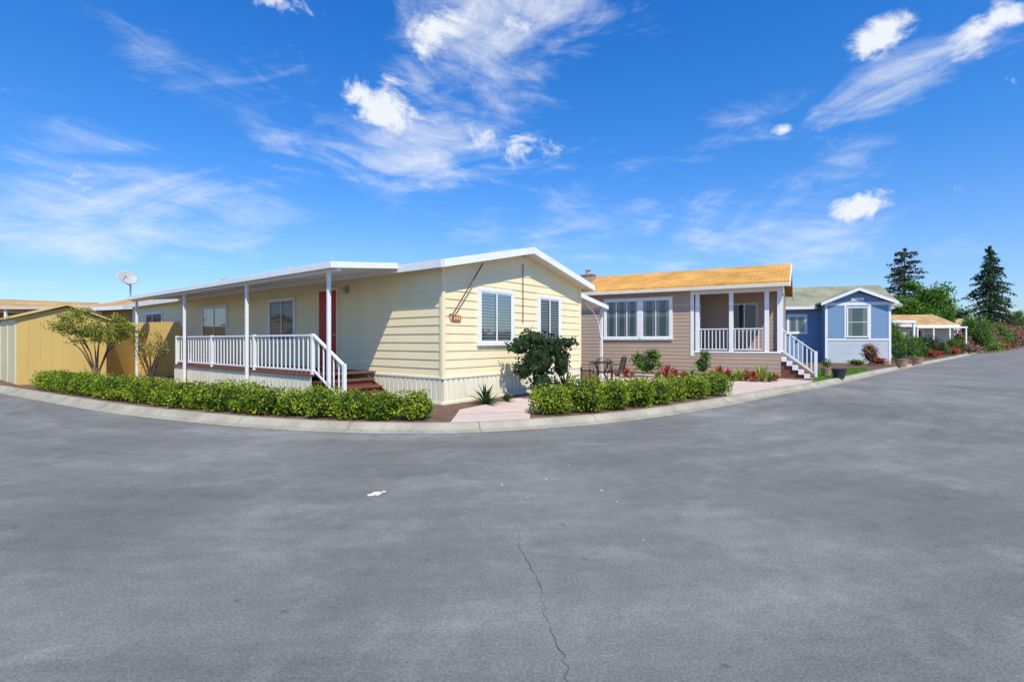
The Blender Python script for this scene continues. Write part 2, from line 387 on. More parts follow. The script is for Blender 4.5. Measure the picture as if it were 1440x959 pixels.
def flat(name,poly,z,mat):
    m=MB(); m.add([(x,y,z) for x,y in poly],[tuple(range(len(poly)))]); return m.obj(name,mat)
def curvepts(xa,xb,d):
    o=off(d); return [tuple(p) for p in o if xa<=p[0]<=xb]
ap=curvepts(-1.12,.42,.46)
dr=curvepts(5.75,9.8,.46)
bd=[p for p in curvepts(.25,4.7,1.42)]
flat('patio_path',ap+bd+dr+[(11.0,18.2),(10.3,19.2),(8.4,20.4),(3.9,22.9),(3.4,19.4),(2.9,16.4),(.3,13.0),(-.75,11.2),(-1.1,10.6)],LOT+.004,M['patio'])
gj=MB()
for a,b in [((-1.0,9.9),(.2,10.25)),((-.3,11.9),(1.9,11.2)),((1.2,14.1),(4.0,12.8)),((2.6,16.0),(6.3,13.4)),((3.3,18.4),(8.6,15.6)),((2.6,11.45),(6.2,19.2)),((5.2,13.8),(8.0,19.4)),((4.0,20.8),(9.6,17.8))]:
    a=np.array(a);b=np.array(b);d=(b-a)/np.linalg.norm(b-a);q=np.array([-d[1],d[0]])*.008
    gj.add([(*(a-q),LOT+.008),(*(a+q),LOT+.008),(*(b+q),LOT+.008),(*(b-q),LOT+.008)],[(0,1,2,3)])
gj.obj('patio_joints',M['joint'])
lawn1=curvepts(10.4,17,.46)+[(18.6,26.3),(15.2,25.2),(12.2,20.2)]
flat('lawn',lawn1,LOT+.004,M['lawn'])
def inpoly(P,poly):
    x,y=P[:,0],P[:,1]; ins=np.zeros(len(P),bool); j=len(poly)-1
    for i in range(len(poly)):
        xi,yi=poly[i];xj,yj=poly[j]
        c=((yi>y)!=(yj>y))&(x<(xj-xi)*(y-yi)/(yj-yi+1e-12)+xi); ins^=c; j=i
    return ins
P=np.stack([rng.uniform(9,20,60000),rng.uniform(15,28,60000)],1); P=P[inpoly(P,lawn1)][:20000]
hh=rng.uniform(.03,.07,(len(P),1)); aa=rng.uniform(0,6.28,len(P)); sd=np.stack([np.cos(aa),np.sin(aa),0*aa],1)*.012
B0=np.concatenate([P,np.full((len(P),1),LOT+.004)],1); T0=B0+np.concatenate([rng.normal(size=(len(P),2))*.015,hh],1)
V=np.stack([B0-sd,B0+sd,T0+sd*.3,T0-sd*.3],1).reshape(-1,3); fastmesh('lawn_grass',V,len(P),M['grass'])
o_=off(.15); ks=rng.integers(30,150,700); P=np.stack([o_[ks%len(o_),0],o_[ks%len(o_),1]],1)+rng.normal(size=(700,2))*[.5,.22]
P=np.concatenate([P,np.full((700,1),.03)],1); P=P[(P[:,0]>-15)&(P[:,0]<12)]; leaves('leaf_litter',P,.035,.02,M['sparse'],None,np.tile([0,0,1.],(len(P),1)),.9)
def gp(px,py,z=0): Y=(EYE-z)*F/(py-479.5); return ((px-720)/F*Y,Y)
def crack(mb,pl,w):
    w0=[gp(*p) for p in pl]; pts=[]
    for a,b in zip(w0[:-1],w0[1:]):
        L_=math.dist(a,b); k=max(2,int(L_/.05))
        for i in range(k): t=i/k; pts.append((a[0]+(b[0]-a[0])*t+random.gauss(0,.010),a[1]+(b[1]-a[1])*t+random.gauss(0,.006)))
    pts.append(w0[-1]); vs=[]
    for i,p in enumerate(pts):
        q=pts[min(i+1,len(pts)-1)];o=pts[max(i-1,0)];d=np.array(q)-np.array(o);d=d/(np.linalg.norm(d)+1e-9);nn=np.array([-d[1],d[0]])*w*random.uniform(.1,1)
        vs+=[(p[0]-nn[0],p[1]-nn[1],.004),(p[0]+nn[0],p[1]+nn[1],.004)]
    mb.add(vs,[(2*i,2*i+1,2*i+3,2*i+2) for i in range(len(pts)-1)])
ck=MB(); crack(ck,[(726,738),(733,775),(748,800),(762,825),(765,850),(770,880),(792,920),(806,985)],.0026)
ck.obj('road_crack',M['crack'])
sp=MB()
for px,py,rr in [(528,694,.065),(521,696,.035),(706,682,.014),(768,674,.012),(846,690,.014),(868,706,.009),(742,700,.008),(628,668,.01),(905,760,.008),(800,655,.01),(655,720,.007),(540,692,.025)]:
    x,y=gp(px,py); k=14; c=[(x+rr*random.uniform(.6,1.2)*math.cos(6.283*i/k),y+rr*1.3*random.uniform(.6,1.2)*math.sin(6.283*i/k),.004+.0004*len(sp.f)) for i in range(k)]
    sp.add(c,[tuple(range(k))])
sp.obj('paint_spill',M['paintspot'])

# ------------------------------------------------------------------ yellow house
C=(-1.58,11.4); UA=math.atan2(.617,-.787)
Y=empty('yellow_mobile_house',(C[0],C[1],LOT),UA)
H=3.18; W=6.1; LN=22.0; RZ=3.86; SK=.62
fl=frame((0,0),(1,0),(0,1)); fg=frame((0,0),(0,-1),(-1,0)); fb=frame((0,-W),(1,0),(0,-1)); fe=frame((LN,0),(0,-1),(1,0))
b=MB(); b.box(.0,LN,-W,0,0,H-.02); b.prism([(0,H-.02),(-W,H-.02),(-W/2,RZ-.1)],.0,LN); b.obj('wall_core',M['cream'],Y)
b=MB(); lap(b,fl,lambda z:(0,LN),SK,H,.2)
def gext(z):
    if z<=H: return (0,W)
    k=(z-H)/(RZ-.05-H)*W/2; return (k,W-k)
lap(b,fg,gext,SK,RZ-.08,.2); lap(b,fb,lambda z:(0,LN),SK,H,.2); b.obj('lap_siding',M['cream'],Y)
b=MB(); ribs(b,fl,0,LN,0,SK-.02,.17,.03,.04); ribs(b,fg,0,W,0,SK-.02,.17,.03,.04); ribs(b,fb,0,LN,0,SK-.02,.17,.03,.04); b.obj('skirting',M['skirt'],Y)
b=MB(); b.fbox(fl,-.045,LN,0,.045,SK-.04,SK+.012); b.fbox(fg,-.04,W,0,.047,SK-.041,SK+.011); b.fbox(fl,-.045,LN,0,.046,-.02,.06); b.fbox(fg,-.04,W,0,.048,-.021,.061); b.obj('skirting_trim',M['skirt'],Y,bevel=.004)
b=MB(); b.box(-.04,.06,-.06,.04,SK+.012,H); b.box(-.04,.06,-W-.04,-W+.06,SK+.012,H); b.obj('corner_trim',M['cream'],Y,bevel=.004)
ov=.36; se=(RZ-H)/(W/2); ey=.32
b=MB()
zE=H-se*ey+.05
b.prism([(ey,zE),(ey,zE+.06),(-W/2,RZ+.11),(-W/2,RZ+.03)],-ov+.02,LN+.3)
b.prism([(-W-ey,zE),(-W-ey,zE+.06),(-W/2,RZ+.11),(-W/2,RZ+.03)],-ov+.02,LN+.3); b.obj('roof',M['roofy'],Y)
b=MB()
for sg in (0,1):
    yy=ey if sg==0 else -W-ey
    b.prism([(yy,zE-.10),(yy,zE+.075),(-W/2,RZ+.13),(-W/2,RZ-.05)],-ov-.03,-ov+.018)
b.box(-ov+.018,LN+.3,ey-.0,ey+.035,zE-.10,zE+.07); b.box(-ov+.018,LN+.3,-W-ey-.035,-W-ey,zE-.10,zE+.07)
b.obj('fascia',M['white'],Y,bevel=.004)
b=MB()
b.prism([(ey,zE-.06),(ey,zE-.02),(-W/2,RZ-.01),(-W/2,RZ-.05)],-ov+.02,-.0)
b.prism([(-W-ey,zE-.06),(-W-ey,zE-.02),(-W/2,RZ-.01),(-W/2,RZ-.05)],-ov+.02,-.0)
b.obj('soffit',M['under'],Y)
PX0,PX1,PY=1.16,14.75,2.05
b=MB(); b.prism([(.33,3.20),(.33,3.26),(PY,3.08),(PY,3.02)],PX0,PX1); b.obj('porch_roof',M['roofy'],Y)
b=MB(); b.box(PX0-.02,PX1+.02,PY,PY+.05,2.98,3.11)
b.prism([(.37,3.15),(.37,3.28),(PY,3.11),(PY,2.98)],PX0-.045,PX0-.002); b.prism([(.37,3.15),(.37,3.28),(PY,3.11),(PY,2.98)],PX1+.002,PX1+.045)
b.box(PX0,PX1,PY-.2,PY-.1,2.93,3.02)
b.obj('porch_fascia',M['white'],Y,bevel=.004)
b=MB()
for i in range(int((PX1-PX0)/.3)):
    x=PX0+.1+i*.3; b.prism([(.36,3.165),(.36,3.195),(PY-.01,3.025),(PY-.01,2.995)],x,x+.04)
b.obj('porch_roof_pans',M['white'],Y)
b=MB()
for s in (.39,4.25,8.55,13.2): b.box(PX0+s-.036,PX0+s+.036,PY-.19,PY-.118,0,2.95)
b.obj('porch_posts',M['white'],Y,bevel=.006)
DX0,DX1,DY,DZ=PX0+1.25,PX0+9.7,1.8,.68
b=MB(); y=.03
while y<DY: b.box(DX0,DX1,y,y+.13,DZ-.04,DZ); y+=.14
b.obj('deck_boards',M['deck'],Y)
b=MB(); fd=frame((DX0,DY-.02),(1,0),(0,1)); ribs(b,fd,0,DX1-DX0,0,DZ-.045,.2); fd2=frame((DX1,DY-.04),(0,-1),(1,0)); ribs(b,fd2,0,DY-.1,0,DZ-.06,.2); b.obj('deck_skirting',M['skirt'],Y)
b=MB(); kw=dict(bal=.028,post=.075)
RY=DY-.06
railing(b,(DX0+.05,RY),(DX0+2.9,RY),DZ,DZ,.90,.2,**kw)
railing(b,(DX0+2.9,RY),(DX0+5.6,RY),DZ,DZ,.90,.2,ends=(0,1),**kw); railing(b,(DX0+5.6,RY),(DX1-.04,RY),DZ,DZ,.90,.2,ends=(0,1),**kw)
railing(b,(DX1-.04,RY),(DX1-.04,.1),DZ,DZ,.90,.2,ends=(0,0),**kw)
railing(b,(DX0,RY),(DX0-1.2,RY),DZ-.0,.02,.90,.2,ends=(0,1),**kw)
b.obj('porch_railing',M['white'],Y,bevel=.003)
b=MB()
for i in range(4):
    x1=DX0-i*.3; zt=DZ-.155*(i+1)
    if zt>0: b.box(x1-.32,x1,.3,DY-.02,zt-.04,zt); b.box(x1-.27,x1-.25,.32,DY-.05,zt-.155,zt-.04)
b.obj('porch_steps',M['steps'],Y)
b=MB()
b.add([(DX0,.28,0),(DX0-1.2,.28,0),(DX0,.28,DZ-.1),(DX0,.25,0),(DX0-1.2,.25,0),(DX0,.25,DZ-.1)],[(0,1,2),(3,5,4),(1,4,5,2)]); b.obj('stair_stringer',M['steps'],Y)
d=MB(); d.fbox(fl,4.14,5.02,.028,.05,DZ+.03,2.86); d.obj('front_door',M['red'],Y,bevel=.003)
d=MB()
for (a0,a1,z0,z1) in [(4.24,4.53,.95,1.6),(4.63,4.92,.95,1.6),(4.24,4.53,1.75,2.7),(4.63,4.92,1.75,2.7)]: d.fbox(fl,a0,a1,.05,.058,z0,z1)
d.obj('door_panels',M['red'],Y,bevel=.006)
d=MB(); d.fbox(fl,4.05,4.14,0,.07,DZ,2.95); d.fbox(fl,5.02,5.11,0,.07,DZ,2.95); d.fbox(fl,4.14,5.02,0,.07,2.86,2.95); d.obj('door_casing',M['cream'],Y,bevel=.004)
d=MB(); d.tube([(4.22,.05,1.62),(4.22,.11,1.62)],.03); d.obj('door_knob',M['metal'],Y)
d=MB(); d.box(3.6,3.72,.02,.06,2.75,2.95); d.lathe([(.0,0),(.05,.0),(.06,.12),(.03,.17),(0,.18)],(3.66,.13,2.72),10); d.obj('porch_light',M['metal'],Y)
for a,bb,z0,z1 in [(6.45,7.95,1.45,2.72),(11.2,13.3,1.55,2.7),(17.8,20.2,1.45,2.7)]: window(Y,fl,a,bb,z0,z1)
window(Y,fg,1.25,2.5,1.42,2.68); window(Y,fg,3.8,4.82,1.42,2.68)
d=MB(); 
pr=[( -.15,0),(-.12,.07),(.12,.07),(.15,0),(.12,-.07),(-.12,-.07)]
fs=[fg(.42+p[0],.03,1.98+p[1]) for p in pr]+[fg(.42+p[0],.048,1.98+p[1]) for p in pr]
d.add(fs,[tuple(range(6)),tuple(range(6,12))]+[(i,(i+1)%6,6+(i+1)%6,6+i) for i in range(6)]); d.obj('house_number_plaque',M['orange'],Y)
d=MB()
for i,x in enumerate((.34,.42,.5)): d.fbox(fg,x-.018,x+.018,.049,.053,1.94,2.02)
d.obj('house_numbers',M['shedl'],Y)
d=MB(); d.tube([fg(.2,.12,2.05),fg(.75,.14,2.75),fg(1.25,.12,3.35)],.016,6); d.tube([fg(3.0,.04,1.95),fg(3.0,.04,3.55)],.011,6); d.tube([fg(.2,.02,2.05),fg(.2,.13,2.05)],.02,6)
d.obj('awning_arm',M['rust'],Y)
d=MB(); d.tube([(9,-1.2,3.5),(9,-1.2,4.0)],.05); d.lathe([(.0,.12),(.09,.06),(.09,0),(0,0)],(9,-1.2,4.0),10); d.tube([(14.5,-1.2,3.5),(14.5,-1.2,4.05)],.06); d.lathe([(.0,.12),(.1,.06),(.1,0),(0,0)],(14.5,-1.2,4.05),10)
d.obj('roof_vents',M['metal'],Y)
b=MB(); b.prism([(-W-.36,3.0),(-W-.36,3.06),(-8.6,2.72),(-8.6,2.66)],.3,7); b.box(.3,7,-8.66,-8.6,2.6,2.75)
b.prism([(-W-.36,2.94),(-W-.36,3.08),(-8.6,2.74),(-8.6,2.6)],.25,.3); b.obj('side_awning',M['white'],Y)
b=MB()
for x in (.5,3.6,6.8): b.box(x-.04,x+.04,-8.56,-8.48,0,2.66)
b.tube([(.5,-8.5,1.5),(.5,-8.3,2.1),(.5,-7.9,2.5),(.5,-7.3,2.8)],.025,6); b.obj('side_awning_posts',M['white'],Y)
D=empty('satellite_dish',(0,0,0))
dx,dy=-.766*19.6,19.6
b=MB(); b.tube([(dx+.1,dy,3.2),(dx+.1,dy,3.85)],.03); b.tube([(dx+.1,dy,3.7),(dx,dy-.25,3.85),(dx+.22,dy-.42,4.0)],.015,6); b.box(dx+.17,dx+.27,dy-.5,dy-.4,3.96,4.05); b.obj('mast',M['metal'],D)
b=MB(); ax=Vector((.75,-.5,.5)).normalized(); e1=ax.cross(Vector((0,0,1))).normalized(); e2=e1.cross(ax); cc=Vector((dx,dy-.05,3.98)); vs=[];fs=[]
for i in range(7):
    rr=.36*i/6
    for k in range(24):
        an=6.2832*k/24; vs.append(cc+e1*rr*math.cos(an)+e2*rr*.85*math.sin(an)+ax*(rr*rr*.55))
for i in range(6):
    for k in range(24): fs.append((i*24+k,i*24+(k+1)%24,(i+1)*24+(k+1)%24,(i+1)*24+k))
b.add(vs,fs); o=b.obj('dish',M['metal'],D,smooth=True); sm=o.modifiers.new('t','SOLIDIFY'); sm.thickness=.015

# ------------------------------------------------------------------ shed (left)
S=empty('storage_shed',(-16.3,16.5,LOT),math.atan2(.787,.617))
b=MB(); b.box(0,2.35,0,3.2,0,2.22); b.add([(0,0,2.22),(2.35,0,2.22),(1.25,0,2.62),(0,3.2,2.22),(2.35,3.2,2.22),(1.25,3.2,2.62)],[(0,1,2),(3,5,4),(0,2,5,3),(1,4,5,2)])
b.obj('walls',M['mustard'],S)
f=frame((0,0),(1,0),(0,-1)); f2=frame((0,0),(0,1),(-1,0))
b=MB()
for x in np.arange(.0,2.3,.29): b.fbox(f,x+.26,x+.275,.0,.008,.05,2.25)
b.obj('wall_battens',M['mustard'],S)
b=MB(); b.fbox(f2,.02,3.1,.003,.03,.02,2.15); b.obj('sliding_door',M['shedl'],S)
b=MB()
for s0,s1 in ((.02,.08),(1.5,1.58),(3.04,3.1)): b.fbox(f2,s0,s1,.03,.05,.02,2.15)
b.obj('door_stiles',M['shedl'],S)
b=MB()
b.add([(-.12,-.12,2.20),(1.25,-.12,2.68),(1.25,3.3,2.68),(-.12,3.3,2.20),(-.12,-.12,2.25),(1.25,-.12,2.74),(1.25,3.3,2.74),(-.12,3.3,2.25)],[(0,3,2,1),(4,5,6,7),(0,1,5,4),(1,2,6,5),(2,3,7,6),(3,0,4,7)])
b.add([(2.47,-.12,2.20),(1.25,-.12,2.68),(1.25,3.3,2.68),(2.47,3.3,2.20),(2.47,-.12,2.25),(1.25,-.12,2.74),(1.25,3.3,2.74),(2.47,3.3,2.25)],[(0,3,2,1),(4,5,6,7),(0,1,5,4),(1,2,6,5),(2,3,7,6),(3,0,4,7)])
b.obj('roof',M['mustard'],S)
b=MB(); b.fbox(f,1.0,1.4,.005,.02,2.3,2.42); b.obj('gable_vent',M['brown'],S)

# ------------------------------------------------------------------ generic side-gabled house
def simple_house(name,o,rz,L_,Wd,h,rise,wallm,roofm,wins=(),ends=.35):
    E=empty(name,(o[0],o[1],LOT),rz)
    b=MB(); b.box(0,L_,0,Wd,0,h); b.add([(0,0,h),(0,Wd,h),(0,Wd/2,h+rise),(L_,0,h),(L_,Wd,h),(L_,Wd/2,h+rise)],[(0,1,2),(3,5,4),(0,2,5,3),(1,4,5,2)]); b.obj('walls',M[wallm],E)
    s=rise/(Wd/2); b=MB(); q=.4
    b.prism([(-q,h-s*q+.03),(-q,h-s*q+.12),(Wd/2,h+rise+.14),(Wd/2,h+rise+.03)],-ends,L_+ends)
    b.prism([(Wd+q,h-s*q+.03),(Wd+q,h-s*q+.12),(Wd/2,h+rise+.14),(Wd/2,h+rise+.03)],-ends,L_+ends); b.obj('roof',M[roofm],E)
    b=MB(); b.box(-ends,L_+ends,-q-.04,-q,h-s*q-.08,h-s*q+.12)
    for x in (-ends-.04,L_+ends):
        for yy in (-q,Wd+q): b.prism([(yy,h-s*q-.08),(yy,h-s*q+.13),(Wd/2,h+rise+.15),(Wd/2,h+rise-.06)],x,x+.04)
    b.obj('fascia',M['white'],E)
    f=frame((0,0),(1,0),(0,-1)); b=MB(); lap(b,f,lambda z:(0,L_),.6,h,.2); b.obj('lap_siding',M[wallm],E)
    for w in wins: window(E,f,*w,inner='dark')
    return E
simple_house('brown_neighbour_house',(-29,27.5),math.radians(38),4.5,9,3.15,.75,'brown','rooft')
simple_house('brown_neighbour_house',(-24.2,28.6),math.radians(-25),9,6,3.3,.8,'brown','rooft',wins=[(.5,1.4,1.9,3.0)])
cp=empty('flat_roof_carport',(-33,26,LOT),0)
b=MB(); b.box(0,10,0,5,3.1,3.25); b.obj('roof',M['beige'],cp); b=MB()
for x in (.2,3.3,6.6,9.8): b.box(x-.05,x+.05,.1,.2,0,3.1); b.box(x-.05,x+.05,4.8,4.9,0,3.1)
b.obj('posts',M['white'],cp)
fc=empty('mustard_fence',(0,0,0)); b=MB(); fa=Vector((-15.2,18.6,0)); fbv=Vector((-16.2,22.5,0))
for i in range(30):
    p=fa.lerp(fbv,i/30); q=fa.lerp(fbv,(i+.93)/30); b.beam(p+Vector((0,0,1.15)),q+Vector((0,0,1.15)),.03,2.1)
b.obj('boards',M['mustard'],fc)
fc=empty('mustard_fence',(0,0,0)); b=MB(); fa=Vector((-16.9,21.6,0)); fbv=Vector((-13.6,20.6,0))
for i in range(22):
    p=fa.lerp(fbv,i/22); q=fa.lerp(fbv,(i+.94)/22); b.beam(p+Vector((0,0,1.22)),q+Vector((0,0,1.22)),.03,2.24)
b.obj('boards',M['mustard'],fc)

# ------------------------------------------------------------------ taupe house
A=(10.66,19.88); B=empty('taupe_mobile_house',(A[0],A[1],LOT),math.radians(150))
bx=frame((0,0),(1,0),(0,1)); BW=6.6; BH=3.72; BL=13
PXE=3.31
b=MB(); b.box(PXE,BL,-BW,0,0,BH); b.box(0,PXE,-BW,-2.1,0,BH); b.box(0.02,PXE,-2.1,-.02,0,1.0)
b.add([(0,-.0,BH),(0,-BW,BH),(0,-BW/2,BH+1.0),(BL,0,BH),(BL,-BW,BH),(BL,-BW/2,BH+1.0)],[(0,1,2),(3,5,4),(0,2,5,3),(1,4,5,2)]); b.obj('wall_core',M['taupe'],B)
b=MB(); lap(b,bx,lambda z:(PXE,BL),.04,BH,.16,.016)
fp=frame((0,-2.1),(1,0),(0,1)); lap(b,fp,lambda z:(0,PXE),1.1,BH,.16,.015)
fpr=frame((PXE,0),(0,-1),(-1,0)); lap(b,fpr,lambda z:(0,2.1),1.1,BH,.16,.015)
fr2=frame((0,-2.1),(0,-1),(-1,0)); lap(b,fr2,lambda z:(0,BW-2.1),.8,BH,.16,.015)
lap(b,bx,lambda z:(0,PXE),.04,.94,.16,.015)
b.obj('lap_siding',M['taupe'],B)
b=MB(); fr3=frame((0,0),(0,-1),(-1,0)); ribs(b,fr3,0,BW,0,.78,.2,.02); b.obj('skirting',M['taupe'],B)
b=MB(); sB=1.0/(BW/2); q=.35
for yy in (q,-BW-q): b.prism([(yy,BH-sB*q+.10),(yy,BH-sB*q+.19),(-BW/2,BH+1.21),(-BW/2,BH+1.1)],-.3,BL+.3)
b.obj('roof',M['roofo'],B)
b=MB(); b.box(-.3,BL+.3,q,q+.1,BH-sB*q-.04,BH-sB*q+.10)
b.obj('gutter',M['under'],B,bevel=.01)
b=MB()
for yy in (q,-BW-q): b.prism([(yy,BH-sB*q-.05),(yy,BH-sB*q+.2),(-BW/2,BH+1.22),(-BW/2,BH+1.0)],-.345,-.302)
b.box(-.02,PXE,-.16,.02,BH-.28,BH-.02)
b.box(PXE-.02,PXE+.12,-.05,.035,.8,BH-.03)
for x in (.05,.5,1.82,PXE-.16): b.box(x-.08,x+.08,-.15,.01,1.0,BH-.28)
for x in (.05,): b.box(x-.08,x+.08,-2.05,-1.9,1.0,BH-.28)
b.box(-.06,.02,-2.1,-.02,BH-.28,BH-.02)
railing(b,(.5,-.07),(1.82,-.07),1.0,1.0,.95,.14,ends=(0,0)); railing(b,(1.82,-.07),(PXE-.16,-.07),1.0,1.0,.95,.14,ends=(0,0))
b.box(-.0,PXE,-.02,.03,.95,1.02)
b.obj('porch_trim',M['white'],B,bevel=.004)
b=MB(); b.box(0,PXE,-2.1,-.02,1.0,1.02); b.obj('porch_floor',M['deck'],B)
b=MB()
railing(b,(.0,-.07),(-1.2,-.07),1.0,0.05,.95,.14,ends=(1,1)); railing(b,(.0,-1.25),(-1.2,-1.25),1.0,.05,.95,.14,ends=(1,1))
for i in range(6): b.box(-.2*(i+1),-.2*i,-.13,-.06,1.0-.165*(i+1)-.2 if 1.0-.165*(i+1)-.2>0 else 0,1.0-.165*(i+1))
b.obj('stair_railing',M['white'],B)
b=MB()
for i in range(5): b.box(-.2*(i+1),-.2*i,-1.2,-.14,0,1.0-.165*(i+1))
b.obj('stairs',M['deck'],B)
window(B,bx,4.3,5.5,1.62,3.28,.12,'teal',1); window(B,bx,5.72,7.2,1.62,3.28,.12,'teal',2)
window(B,bx,9.0,10.2,1.9,3.1,.1,'dark',1)
b=MB(); b.box(8.6,9.2,-2.3,-1.8,4.2,4.85); b.box(8.55,9.25,-2.35,-1.75,4.85,4.9); b.obj('chimney',M['brick'],B); b=MB(); b.lathe([(.12,0),(.12,.2),(.2,.22),(.0,.3)],(8.9,-2.0,4.9),10); b.obj('chimney_cap',M['metal'],B)
d=MB(); d.fbox(fpr,.7,1.55,.018,.05,1.03,3.1); d.obj('porch_door',M['white'],B); window(B,fp,1.0,2.0,1.9,3.1,.09,'dark',1,trimmat='taupe2')
# ------------------------------------------------------------------ blue house
BL_=empty('blue_mobile_house',(20.6,33,LOT),math.radians(-18))
b=MB(); b.box(0,3.67,0,4,0,3.9); b.box(-9,0.0,1.2,8.5,0,3.85); b.box(0,3.67,4,8.5,0,3.85)
b.add([(0,0,3.9),(3.67,0,3.9),(1.835,0,4.65),(0,4,3.9),(3.67,4,3.9),(1.835,4,4.65)],[(0,1,2),(3,5,4),(0,2,5,3),(1,4,5,2)]); b.obj('wall_core',M['blue'],BL_)
ff=frame((0,0),(1,0),(0,-1)); fw=frame((-9,1.2),(1,0),(0,-1))
b=MB(); lap(b,ff,lambda z:(0,3.67),1.55,3.9,.15,.015); lap(b,fw,lambda z:(0,9),.7,3.85,.15,.015)
b.obj('lap_siding',M['blue'],BL_)
b=MB(); lap(b,ff,lambda z:(0,3.67),.02,1.5,.15,.015); b.obj('lower_siding',M['bluel'],BL_)
b=MB(); b.fbox(ff,0,.14,.0,.04,.0,3.9); b.fbox(ff,3.53,3.67,0,.04,0,3.9); b.fbox(ff,.14,3.53,0,.035,1.48,1.6); b.fbox(ff,1.1,1.22,0,.036,1.6,3.75); b.fbox(ff,2.45,2.57,0,.036,1.6,3.75)
b.fbox(ff,.14,3.53,0,.037,3.75,3.95); b.fbox(ff,1.835-.35,1.835+.35,0,.03,4.05,4.25)
for sgn,x0 in ((1,-.3),(-1,3.97)):
    b.add([(x0,-.3,3.76),(1.835,-.3,4.68),(1.835,-.3,4.88),(x0,-.3,3.96),(x0,-.34,3.76),(1.835,-.34,4.68),(1.835,-.34,4.88),(x0,-.34,3.96)],[(0,3,2,1),(4,5,6,7),(0,1,5,4),(1,2,6,5),(2,3,7,6),(3,0,4,7)])
b.box(-9.3,-.31,.72,.78,3.6,3.8); b.obj('white_trim',M['white'],BL_)
b=MB()
for x0 in (-.3,3.97):
    b.add([(x0,-.3,3.86),(1.835,-.3,4.78),(1.835,5,4.78),(x0,5,3.86),(x0,-.3,3.97),(1.835,-.3,4.9),(1.835,5,4.9),(x0,5,3.97)],[(0,3,2,1),(4,5,6,7),(0,1,5,4),(1,2,6,5),(2,3,7,6),(3,0,4,7)])
b.prism([(.78,3.68),(.78,3.78),(4.8,5.48),(4.8,5.36)],-9.3,4.6); b.prism([(8.9,3.68),(8.9,3.78),(4.8,5.48),(4.8,5.36)],-9.3,4.6)
b.obj('roof',M['roofg'],BL_)
window(BL_,ff,1.27,2.4,1.72,3.6,.05,'teal',0,hbar=True); window(BL_,fw,7.1,8.1,2.05,3.15,.13,'teal',1)

# ------------------------------------------------------------------ far houses along the street
simple_house('tan_roof_house',(45.5,63),math.radians(-8),9,9,3.4,1.4,'beige','rooft',wins=[(1,2.4,1.6,2.8),(4,5.5,1.6,2.8)])
simple_house('tan_roof_house',(63,80),math.radians(-10),10,9,3.5,1.5,'beige','rooft',wins=[(1,2.4,1.6,2.8)])
simple_house('grey_roof_house',(31,50),math.radians(-12),7,9,3.0,1.0,'beige','rooft',wins=[(1,2.4,1.4,2.6),(4,5.5,1.4,2.6)])
def carport(name,o,rz,w,dp,h):
    E=empty(name,(o[0],o[1],LOT),rz); b=MB(); b.box(0,w,0,dp,h,h+.2); b.obj('roof',M['white'],E); b=MB()
    for x in np.linspace(.1,w-.1,4):
        b.box(x-.07,x+.07,.05,.19,0,h); b.box(x-.07,x+.07,dp-.19,dp-.05,0,h)
    railing(b,(.1,.12),(w-.1,.12),.1,.1,.8,.25); b.obj('posts',M['white'],E)
carport('white_patio_cover',(28.6,40.5),math.radians(-5),3.8,3,2.9)
carport('white_patio_cover',(49.3,61),math.radians(-8),5.5,3,3.0)
carport('white_patio_cover',(60,72),math.radians(-8),5.5,3,3.0)

# ------------------------------------------------------------------ hedges
def hedge(name,xs0,xs1,dist,n,h,r=.34,skip=(),dens=1500,hvar=.05):
    e=empty(name); o=off(dist); ia=np.argmin(abs(o[:,0]-xs0)); ib=np.argmin(abs(o[:,0]-xs1))
    seg=o[ia:ib+1]; cu=np.concatenate([[0],np.cumsum(np.linalg.norm(np.diff(seg,axis=0),axis=1))]); P=[];Dn=[];mb=MB()
    for i in range(n):
        if i in skip: continue
        s=cu[-1]*i/(n-1); x=np.interp(s,cu,seg[:,0])+random.gauss(0,.04); y=np.interp(s,cu,seg[:,1])+random.gauss(0,.04)
        hh=h*random.uniform(1-hvar*2.2,1+hvar*2.2); rr=r*random.uniform(.88,1.1)
        c=(x,y,LOT+hh*.5); R=(rr,rr*1.0,hh*.52)
        a,d=blob_pts(c,R,int(dens),3.0,.66,1.10,.11)
        k=int(dens*.035); u=rng.uniform(-1,1,(k,2))*rr*.9; st=np.concatenate([np.array([[x,y]])+u,LOT+hh*rng.uniform(.96,1.16,(k,1))],1)
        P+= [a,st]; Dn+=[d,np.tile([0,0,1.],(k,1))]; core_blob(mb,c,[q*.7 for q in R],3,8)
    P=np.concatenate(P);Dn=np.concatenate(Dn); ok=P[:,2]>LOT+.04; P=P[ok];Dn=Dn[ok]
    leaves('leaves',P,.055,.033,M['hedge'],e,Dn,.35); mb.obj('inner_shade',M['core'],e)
    return e
hedge('hedge',-14.3,-1.72,.92,23,.50,r=.335,dens=2000)
hedge('hedge',.78,3.25,.92,5,.58,r=.37,dens=2600)
hedge('hedge',3.85,5.3,.92,3,.54,r=.37,dens=2500)
def pos(px,Yd): return ((px-720)/F*Yd,Yd)
x,y=pos(757,12.6)
bush('dark_shrub',[((x,y,1.05),(.6,.5,.55)),((x+.35,y+.1,1.4),(.45,.4,.38)),((x-.45,y,1.4),(.36,.35,.3)),((x+.6,y+.2,.95),(.3,.3,.5)),((x+.1,y,.5),(.4,.4,.4)),((x-.1,y,1.62),(.4,.3,.28)),((x-.35,y,.8),(.3,.3,.3)),((x+.75,y+.2,1.5),(.25,.25,.2))],.11,.055,M['bush'],560,
     stems=[([(x,y,LOT),(x+.05,y,.6),(x,y,1.2)],[.04,.03,.015])])
x,y=pos(683,11.5); spiky('strap_leaf_plant',(x,y,LOT),60,.6,.05,M['bush'])
